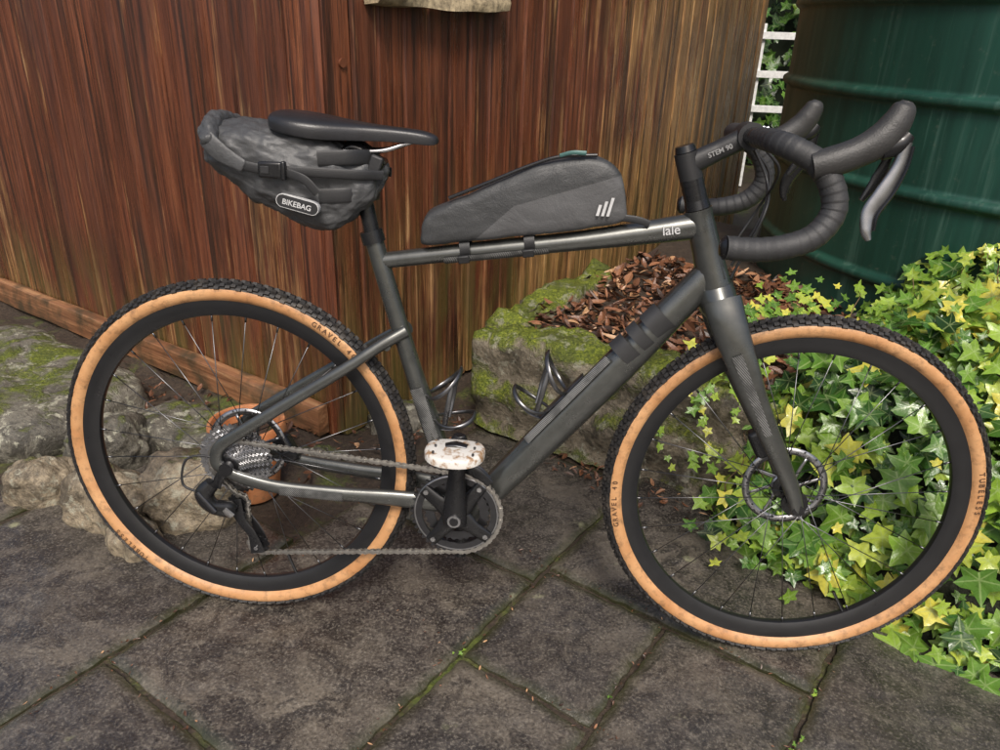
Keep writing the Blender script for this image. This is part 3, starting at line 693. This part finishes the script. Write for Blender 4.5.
for x in xs:
    for y in ys:
        z=-.014+noise.noise(V((x*4,y*4,0)))*.004
        if abs(x)<2.9 and -.2<y<2.9:
            u=.5*x+.866*y; vq=.866*x-.5*y
            if vq<-.13 and u>.24: z+=min(1,(u-.24)/.15)*(.030+.03*noise.noise(V((x*6,y*6,2)))+.015*noise.noise(V((x*22,y*22,2))))*min(1,(-.13-vq)/.08)
        vs.append((x,y,z))
m=len(ys)
for i in range(len(xs)-1):
    for j in range(m-1): fs.append((i*m+j,(i+1)*m+j,(i+1)*m+j+1,i*m+j+1))
mesh('ground',vs,fs,soil)
# ------------------------------------------------------------------ rocks
def rockmat(name,moss,c1,c2,lich=.6):
    g=G(name); n1=g.noise(11,5,.7,None,.5); n2=g.noise(55,5,.75); n3_=g.noise(220,3)
    c=g.ramp(n2,[(.3,c1),(.7,c2)]); c=g.mix(g.ramp(n1,[(.47,0.),(.6,.75)]),c,tuple(x*.3 for x in c1))
    ge=g.n('NewGeometry'); sx=g.n('SeparateXYZ'); g.set(sx.inputs[0],ge.outputs['Normal'])
    f=g.math('ADD',g.math('MULTIPLY',sx.outputs[2],.20),g.math('ADD',g.math('MULTIPLY',n1,.55),g.math('MULTIPLY',g.noise(4,5),.5)))
    f=g.ramp(f,[(.70-moss,0.),(.80-moss,1.)])
    mc=g.ramp(g.noise(120,5,.7),[(.3,(.030,.045,.005)),(.5,(.13,.165,.013)),(.72,(.36,.38,.04))])
    mc=g.mix(g.ramp(g.noise(8,4),[(.48,0.),(.62,.6)]),mc,(.055,.065,.014))
    c=g.mix(f,c,mc)
    c=g.mix(g.math('MULTIPLY',g.ramp(g.noise(24,5,.7),[(.56,0.),(.62,1.)]),lich),c,(.36,.35,.27))
    h=g.math('ADD',n2,g.math('MULTIPLY',f,g.math('MULTIPLY',n3_,.9)))
    return g.out(c,.55,0,g.bump(n1,.014,.9,g.bump(h,.006,1.)))
rk=rockmat('pale_boulder_stone',-.07,(.12,.095,.065),(.38,.31,.21)); rk2=rockmat('lichen_step_stone',-.02,(.07,.062,.05),(.20,.185,.145),.8)
def rock(c,s,seed,mat,sq=.75,rz=0,name='boulder'):
    n,m=72,40; vs=[];fs=[]; M=Euler((0,0,rz)).to_matrix()
    for i in range(m+1):
        ph=-math.pi/2+math.pi*i/m
        for j in range(n):
            th=2*math.pi*j/n; cp_,sp_=math.cos(ph),math.sin(ph)
            f=lambda v:math.copysign(abs(v)**sq,v)
            p=V((f(math.cos(th))*f(cp_)*s[0],f(math.sin(th))*f(cp_)*s[1],f(sp_)*s[2]))
            q=V(p)
            d=noise.fractal(q*6+V((seed*3.7,seed,0)),1.0,2.0,4)*.16*min(s)*2.2+noise.fractal(q*26+V((seed,0,0)),1,2,3)*.010
            d-=abs(noise.noise(q*9+V((0,seed*2.1,0))))*.25*min(s)
            p+=p.normalized()*d; vs.append(M@p+V(c))
    for i in range(m):
        for j in range(n): k=(j+1)%n; fs.append((i*n+j,i*n+k,(i+1)*n+k,(i+1)*n+j))
    return mesh(name,vs,fs,mat)
rock((-.46,.25,.035),(.135,.085,.095),1,rk,rz=-.45)
rock((-.27,.30,.04),(.12,.11,.10),2,rk,rz=.3)
rock((-.68,.33,.02),(.10,.07,.08),3,rk,rz=.2)
rock((-.345,.16,.01),(.07,.05,.045),4,rk,rz=-.5)
rock((-.60,.50,.03),(.12,.10,.09),6,rk2,rz=.6)
rock((-1.12,.83,.02),(.46,.27,.09),5,rk2,sq=.5,rz=-.5,name='stone_step')
rock((-.42,.62,.02),(.20,.10,.06),8,rk2,sq=.55,rz=-.5,name='stone_step')
rock((-.02,.57,.0),(.10,.05,.04),9,rk2,rz=-.4)
rock((.16,.80,.0),(.12,.08,.06),11,rk2,rz=.4)
# ------------------------------------------------------------------ terracotta pot
g=G('terracotta'); c=g.mix(g.ramp(g.noise(14,5),[(.4,0.),(.65,1.)]),(.50,.17,.06),(.62,.27,.12)); c=g.mix(g.ramp(g.noise(30,5),[(.55,0.),(.68,.7)]),c,(.20,.11,.055))
terr=g.out(c,.6,0,g.bump(g.noise(120,4),.001))
pot=empty('terracotta_pot',(-.155,.40,.0))
lathe('pot_body',[(0,.0),(.060,.0),(.064,.006),(.083,.165),(.083,.17),(.093,.172),(.095,.178),(.096,.205),(.093,.211),(.086,.211),(.083,.205),(.078,.16),(.0,.16)],terr,pot,axis='Z',closed=False)
lathe('pot_soil',[(0,.172),(.08,.17)],soil,pot,axis='Z',closed=False)
# ------------------------------------------------------------------ stone trough
trm=rockmat('mossy_trough_stone',.155,(.085,.070,.048),(.25,.21,.15),.5)
tr=empty('stone_trough')
aF=math.radians(-26); dF=V((math.cos(aF),math.sin(aF))); dS=V((-dF.y,dF.x)); TC=V((.355,.845))
def rubble(name,o,d,nrm,L,W,H,seed):
    nx=int(L/.014); prof=[]
    k=12
    for i in range(k): prof.append((0+.012*math.sin(i),H*i/k))
    for i in range(k): prof.append((.0+W*i/k,H))
    for i in range(k+1): prof.append((W,H-(H)*i/k))
    vs=[];fs=[];m=len(prof)
    for i in range(nx+1):
        x=L*i/nx
        ex=min(1,min(x,L-x)/.05)
        for (w_,z) in prof:
            cw=W/2; ww=cw+(w_-cw)*(.80+.20*math.sqrt(ex)); 
            tz=max(0,(z-(H-.05))/.05); ww=cw+(ww-cw)*(1-.16*tz*tz); 
            P=o+d*x+nrm*ww; p=V((P.x,P.y,z*(.93+.07*math.sqrt(ex))))
            nn=noise.fractal(p*5+V((seed,0,0)),1,2,4)*.036+noise.fractal(p*22+V((0,seed,0)),1,2,3)*.012
            out_=(V((nrm.x,nrm.y,0))*(-1 if w_<cw else 1)*.8+V((0,0,1))*tz)
            p+=out_*nn; vs.append(p)
    for i in range(nx):
        for j in range(m-1): fs.append((i*m+j,(i+1)*m+j,(i+1)*m+j+1,i*m+j+1))
    fs.append(tuple(range(m))); fs.append(tuple(nx*m+j for j in reversed(range(m))))
    return mesh(name,vs,fs,trm,tr)
rubble('trough_front',TC,dF,dS,1.75,.12,.325,1)
rubble('trough_side',TC+dF*.005+dS*.09,dS,dF,.78,.125,.335,7)
vs=[];fs=[];nx,ny=70,60
for i in range(nx+1):
    for j in range(ny+1):
        P=TC+dF*(.07+2.6*i/nx)+dS*(.07+2.0*j/ny)
        t=(P-cor).dot(V((.866,-.5)))
        z=.292+noise.noise(V((P.x*5,P.y*5,3)))*.018+noise.noise(V((P.x*20,P.y*20,3)))*.006-.05*max(0,(j/ny-.4))
        if t<-.02: P=P-V((.866,-.5))*(t+.02)
        vs.append((P.x,P.y,z))
for i in range(nx):
    for j in range(ny): fs.append((i*(ny+1)+j,(i+1)*(ny+1)+j,(i+1)*(ny+1)+j+1,i*(ny+1)+j+1))
mesh('bed_soil',vs,fs,soilmat('bed_soil',-.05),tr)
# ------------------------------------------------------------------ leaf meshes
LEAF=[(0,.10,1),(.16,.0,.0),(.40,-.06,.9),(.36,.16,.2),(.34,.26,0.),(.62,.42,.95),(.40,.56,.1),(.20,.62,0.),(.12,.80,.3),(0,1.08,1.)]
def ivyleaf(mb,pos,nrm,up,size,rv,rr):
    nrm=nrm.normalized(); t=(up-nrm*up.dot(nrm)); 
    if t.length<1e-3: t=V((1,0,0))
    t.normalize(); s=t.cross(nrm); fold=rr.uniform(.05,.35); curl=rr.uniform(-.25,.35); asym=rr.uniform(.85,1.2); lob=rr.uniform(.8,1.1)
    def Q(x,y): return pos+s*(x*size*asym)+t*((y-.1)*size)+nrm*(size*(fold*abs(x)-curl*(y-.4)**2+.04*math.sin(9*x+7*y)))
    out=[(x*(lob if abs(x)>.5 else 1),y,v) for x,y,v in LEAF+[(-x,y,v) for x,y,v in reversed(LEAF[1:-1])]]
    vs=[Q(0,.32)]+[Q(x,y) for x,y,_ in out]; vv_=[1.]+[v for *_,v in out]; n=len(out)
    fs=[(0,1+i,1+(i+1)%n) for i in range(n)]
    mb.add(vs,fs,rv,vv_)
def leafmat():
    g=G('ivy_leaf'); rnd=g.attr('rnd'); ve=g.attr('vein')
    c=g.ramp(rnd,[(0.,(.014,.045,.009)),(.25,(.040,.115,.016)),(.5,(.11,.235,.028)),(.75,(.25,.40,.045)),(.93,(.46,.54,.075)),(1.,(.62,.56,.08))])
    c=g.mix(g.ramp(ve,[(.80,0.),(1.,.5)]),c,(.42,.52,.22))
    c=g.mix(g.math('MULTIPLY',g.ramp(g.noise(70,4),[(.45,0.),(.7,1.)]),.35),c,(.04,.075,.015))
    m=g.out(c,g.ramp(g.noise(40,3),[(.3,.16),(.7,.42)]),0,g.bump(g.noise(150,2),.0008))
    tr_=g.n('BsdfTranslucent'); g.set(tr_.inputs[0],c); mx=g.n('MixShader'); mx.inputs[0].default_value=.18
    g.nt.links.new(g.b.outputs[0],mx.inputs[1]); g.nt.links.new(tr_.outputs[0],mx.inputs[2])
    g.nt.links.new(mx.outputs[0],g.nt.nodes['Material Output'].inputs[0]); return m
ivm=leafmat()
BL=[V((2.9,-.12)),V((2.0,-.10)),V((1.48,-.01)),V((1.34,.12)),V((1.18,.25)),V((1.04,.39)),V((1.06,.55)),V((1.20,.76)),V((1.36,1.0)),V((1.50,1.25)),V((1.9,1.45))]
def inside(P):
    best=9;sg=1
    for a,b in zip(BL[:-1],BL[1:]):
        ab=b-a; t=max(0,min(1,(P-a).dot(ab)/ab.length_squared)); q=a+ab*t; d=(P-q).length
        if d<best: best=d; sg=1 if (ab.x*(P.y-a.y)-ab.y*(P.x-a.x))<0 else -1
    return best*sg
def hmound(x,y):
    d=inside(V((x,y))); 
    if d<=0: return -1
    k=1-math.exp(-d/.15); h=.59*k+.13*noise.noise(V((x*3,y*3,7)))*k+.07*noise.noise(V((x*9,y*9,7)))*k
    return h
RL=random.Random(21); iv=MB(); cnt=0
def grad(x,y):
    e=.02
    gx=(hmound(x+e,y)-hmound(x-e,y))/(2*e); gy=(hmound(x,y+e)-hmound(x,y-e))/(2*e); return V((-gx,-gy,1)).normalized()
while cnt<5200:
    x=RL.uniform(1.02,2.7); y=RL.uniform(-.15,1.5)
    if cnt<4000 and (x>2.0 or y>1.1): x=RL.uniform(1.03,2.0); y=RL.uniform(-.12,1.1)
    h=hmound(x,y)
    if h<0: continue
    cnt+=1
    n_=grad(x,y)
    z=h*(1 if RL.random()<.55 else RL.uniform(.15,1))-RL.random()**2*.04
    pos=V((x,y,max(.01,z)))+n_*RL.uniform(-.03,.06)
    rel=min(1,pos.z/.55)
    nr=(n_*1.0+V((-.25,-.75,.55))+V((RL.gauss(0,.5),RL.gauss(0,.5),RL.gauss(0,.4))))
    up=V((RL.gauss(0,.7),RL.gauss(-.3,.4),-.5+RL.gauss(0,.6)))
    patch=noise.noise(V((x*4,y*4,z*4)))*.40
    rv=min(1,max(0,RL.gauss(.53,.22)+patch+(rel-.5)*.22+(.1 if y<.3 else 0)))
    if RL.random()<.03: rv=1.
    size=RL.choice([.024,.034,.042,.050,.060,.070])*(1. if y<.6 else .82)
    ivyleaf(iv,pos,nr,up,size,rv,RL)
for i in range(170):
    t=RL.random(); P=V((1.02,.36)).lerp(V((1.75,-.06)),t)+V((RL.gauss(0,.05),RL.gauss(-.02,.035)))
    ivyleaf(iv,V((P.x,P.y,RL.uniform(.015,.09))),V((RL.gauss(0,.4),-.5+RL.gauss(0,.4),1)),V((RL.gauss(0,1),RL.gauss(0,1),0)),RL.uniform(.025,.045),RL.uniform(.3,1),RL)
for i in range(130):
    P=V((1.08,.5)).lerp(V((1.42,1.15)),RL.random())+V((RL.gauss(-.04,.06),RL.gauss(0,.06)))
    ivyleaf(iv,V((P.x,P.y,RL.uniform(.33,.46))),V((RL.gauss(0,.4),-.6,1)),V((RL.gauss(0,1),RL.gauss(0,1),0)),RL.uniform(.022,.042),RL.uniform(.3,1),RL)
for i in range(10):
    x0=RL.uniform(.86,1.12); P=TC+dF*((x0-TC.x)/dF.x)-dS*.03; z=RL.uniform(.14,.36); p=V((P.x,P.y,z))
    for k in range(RL.randint(2,5)):
        ivyleaf(iv,p,V((RL.gauss(0,.4),-1,.6)),V((RL.gauss(0,1),0,-.8)),RL.uniform(.018,.034),RL.uniform(.5,1),RL); p=p+V((RL.gauss(.01,.02),-.005,-RL.uniform(.015,.035)))
ivy=empty('ivy_plant')
iv.obj('ivy_leaves',ivm,ivy,smooth=True)
stm=simple('ivy_stem',(.16,.10,.05),.7); sbm=MB()
for i in range(60):
    t=RL.random(); P=V((1.08,.38)).lerp(V((1.9,.0)),t)
    pts=[V((P.x,P.y,.02))]
    for k in range(4): pts.append(pts[-1]+V((RL.gauss(.02,.03),RL.gauss(.03,.03),RL.uniform(.03,.09))))
    vs,fs=sweepd(pts,[.0022,.001],n=12,seg=5); sbm.add(vs,fs)
sp2=MB()
for (x,y) in((1.62,.55),(1.75,.6),(1.5,.75),(1.85,.7),(1.95,.55),(1.68,.85),(1.42,.85),(2.05,.8),(1.57,.65),(1.9,.6)):
    h=hmound(x,y); p=V((x,y,h-.03)); pts=[p]
    for k in range(5): pts.append(pts[-1]+V((RL.gauss(0,.015),RL.gauss(-.005,.015),RL.uniform(.02,.045))))
    vs,fs=sweepd(pts,[.002,.001],n=15,seg=5); sbm.add(vs,fs)
    for q in pts[1:]:
        ivyleaf(sp2,q,V((RL.gauss(0,.6),-1,RL.uniform(0,.8))),V((RL.gauss(0,1),0,RL.uniform(-.3,1))),RL.uniform(.022,.036),RL.uniform(.7,1),RL)
sp2.obj('ivy_sprigs',ivm,ivy,smooth=True)
sbm.obj('ivy_stems',stm,ivy)
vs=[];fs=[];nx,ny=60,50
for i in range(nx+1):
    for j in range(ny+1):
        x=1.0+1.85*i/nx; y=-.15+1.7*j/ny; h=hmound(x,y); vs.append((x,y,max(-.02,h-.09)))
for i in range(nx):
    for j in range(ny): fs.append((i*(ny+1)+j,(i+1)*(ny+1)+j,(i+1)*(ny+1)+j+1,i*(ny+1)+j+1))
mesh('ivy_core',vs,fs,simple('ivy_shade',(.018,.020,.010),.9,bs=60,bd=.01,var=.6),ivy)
def litmat():
    g=G('dead_leaf'); c=g.ramp(g.attr('rnd'),[(0.,(.030,.015,.009)),(.4,(.10,.043,.022)),(.7,(.23,.10,.05)),(1.,(.46,.28,.15))])
    return g.out(c,.4,0,g.bump(g.noise(150,3),.001))
litm=litmat(); lt=MB()
def litter(mb,p,size,rr):
    a=rr.uniform(0,6.28); n_=V((rr.gauss(0,.5),rr.gauss(0,.5),1)).normalized(); t=V((math.cos(a),math.sin(a),0)); t=(t-n_*t.dot(n_)).normalized(); s=t.cross(n_); cu=rr.uniform(-.5,.9); w_=rr.uniform(.22,.5)
    vs=[]
    for i in range(6):
        u=i/5; ww=w_*math.sin(math.pi*min(1,u*.92+.04))**.8; zc=cu*(u-.5)**2
        for k in(-1,0,1): vs.append(p+t*(u-.5)*size+s*k*ww*size*.5+n_*size*(zc+.25*abs(k)*ww))
    fs=[]
    for i in range(5):
        for k in range(2): fs.append((i*3+k,i*3+k+1,(i+1)*3+k+1,(i+1)*3+k))
    mb.add(vs,fs,min(1,max(0,rr.gauss(.45,.27))))
for i in range(2400):
    P=TC+dF*RL.uniform(.10,1.4)+dS*RL.uniform(.10,1.1)
    if (P-cor).dot(V((.866,-.5)))<.03: continue
    litter(lt,V((P.x,P.y,.300+RL.uniform(-.005,.03))),RL.uniform(.025,.065),RL)
for i in range(260):
    P=V((RL.uniform(.6,1.9),0)); P.y=.66-.45*(P.x-.6)+RL.gauss(0,.04)
    litter(lt,V((P.x,P.y,.008+RL.random()*.01)),RL.uniform(.010,.032),RL)
for i in range(420):
    P=vv*RL.choice([.44,-.10,.735,1.04])+uu*RL.uniform(-.5,.6) if RL.random()<.6 else vv*RL.uniform(-.1,1.04)+uu*RL.choice([.475,.15,-.27])
    P=P+V((RL.gauss(0,.012),RL.gauss(0,.012)))
    litter(lt,V((P.x,P.y,.003)),RL.uniform(.003,.011),RL)
for i in range(260):
    P=V((RL.uniform(-.9,.35),0)); P.y=.62+ (-.45*P.x if P.x<0 else .8*P.x)+RL.gauss(-.08,.07)
    litter(lt,V((P.x,P.y,.03+RL.random()*.02)),RL.uniform(.012,.035),RL)
lt.obj('leaf_litter',litm,smooth=False)
wd=MB()
for (v,u,k) in((1.04,.30,9),(1.04,.34,4),(.44,.16,3),(-.10,.02,3),(.735,.22,2),(1.04,.47,5)):
    for i in range(k):
        P=vv*(v+RL.gauss(0,.005))+uu*(u+RL.gauss(0,.02))
        ivyleaf(wd,V((P.x,P.y,.003+RL.random()*.008)),V((RL.gauss(0,.6),RL.gauss(-.2,.5),1)),V((RL.gauss(0,1),RL.gauss(0,1),.3)),RL.uniform(.005,.010),RL.uniform(.35,.85),RL)
wd.obj('joint_weeds',ivm,smooth=True)
# ------------------------------------------------------------------ water tank
tk=empty('water_tank',(2.50,1.76,.12))
prof=[(0,0),(1.09,0)]
R0=1.10
for i in range(4,412):
    z=i*.005; r=R0
    for rb_ in(.33,.60,.86,1.12,1.40,1.66):
        d=abs(z-rb_); r+=.018*math.exp(-(d/.016)**4)
    prof.append((r,z))
prof+=[(1.09,2.07),(.9,2.16),(.5,2.25),(0,2.28)]
g=G('green_tank_plastic'); st_=g.noise(1,5,.7,g.map((7,7,.5))); c=g.mix(g.ramp(st_,[(.35,0.),(.7,1.)]),(.008,.040,.028),(.016,.078,.054))
c=g.mix(g.ramp(g.noise(1,5,.75,g.map((26,26,1.1))),[(.55,0.),(.70,.5)]),c,(.07,.14,.11))
c=g.mix(g.ramp(g.noise(40,5,.7),[(.60,0.),(.70,.35)]),c,(.10,.12,.09))
tm=g.out(c,g.ramp(g.noise(1,5,.7,g.map((10,10,1))),[(.3,.26),(.7,.5)]),0,g.bump(g.noise(1.5,3),.01))
lathe('tank_shell',prof,tm,tk,n=160,closed=False,axis='Z',autosm=60)
# ------------------------------------------------------------------ background: white fence and hedge
wf=empty('white_fence'); wp=simple('white_paint',(.7,.7,.68),.5)
for k in range(14):
    box('post',(1.0+.5*k,5.2,.6),(.05,.05,1.2),wp,wf)
for z in(.35,.6,.85,1.12): box('rail',(4.25,5.16,z),(6.6,.025,.05),wp,wf)
hd=MB(); RH=random.Random(5)
for i in range(4500):
    x=RH.uniform(0,7); y=6.4+RH.gauss(0,.25); z=RH.uniform(0,2.6)
    ivyleaf(hd,V((x,y,z)),V((RH.gauss(0,.5),-1,RH.gauss(.4,.5))),V((RH.gauss(0,1),0,RH.gauss(0,1))),RH.uniform(.06,.13),min(1,max(0,RH.gauss(.25,.2))),RH)
hdg=empty('hedge'); hd.obj('hedge_leaves',ivm,hdg)
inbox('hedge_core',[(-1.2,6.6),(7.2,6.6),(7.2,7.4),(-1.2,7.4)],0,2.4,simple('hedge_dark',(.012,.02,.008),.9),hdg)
# ------------------------------------------------------------------ camera
C=V((.6021,-1.2137,1.1336)); yaw,pit,rol=[math.radians(a) for a in(-4.3708,-24.8514,2.0182)]
f=V((math.sin(yaw)*math.cos(pit),math.cos(yaw)*math.cos(pit),math.sin(pit))); r=V((math.cos(yaw),-math.sin(yaw),0)); u=r.cross(f)
r2=r*math.cos(rol)+u*math.sin(rol); u2=-r*math.sin(rol)+u*math.cos(rol)
cam=bpy.data.cameras.new('camera'); co=bpy.data.objects.new('camera',cam); col.objects.link(co)
M=Matrix((r2,u2,-f)).transposed().to_4x4(); M.translation=C; co.matrix_world=M
cam.sensor_width=36; cam.lens=36*.7574766; cam.clip_start=.02; cam.clip_end=300; scene.camera=co
# ------------------------------------------------------------------ light
w=bpy.data.worlds.new('World'); scene.world=w; w.use_nodes=True; nt=w.node_tree; bg=nt.nodes['Background']
sky=nt.nodes.new('ShaderNodeTexSky'); sky.sky_type='NISHITA'; sky.sun_disc=False
EL,AZ=math.radians(50),math.radians(172)   # azimuth clockwise from +Y
sky.sun_elevation=EL; sky.sun_rotation=AZ; sky.air_density=1.0; sky.dust_density=5.0; sky.ozone_density=.6
nt.links.new(sky.outputs[0],bg.inputs[0]); bg.inputs[1].default_value=.15
sl=bpy.data.lights.new('sun','SUN'); sl.energy=2.8; sl.angle=math.radians(15); sl.color=(1,.96,.9)
so=bpy.data.objects.new('sun',sl); col.objects.link(so)
sd=V((math.sin(AZ)*math.cos(EL),math.cos(AZ)*math.cos(EL),math.sin(EL)))
so.rotation_euler=sd.to_track_quat('Z','Y').to_euler()
scene.view_settings.view_transform='Standard'; scene.view_settings.look='None'; scene.view_settings.exposure=0
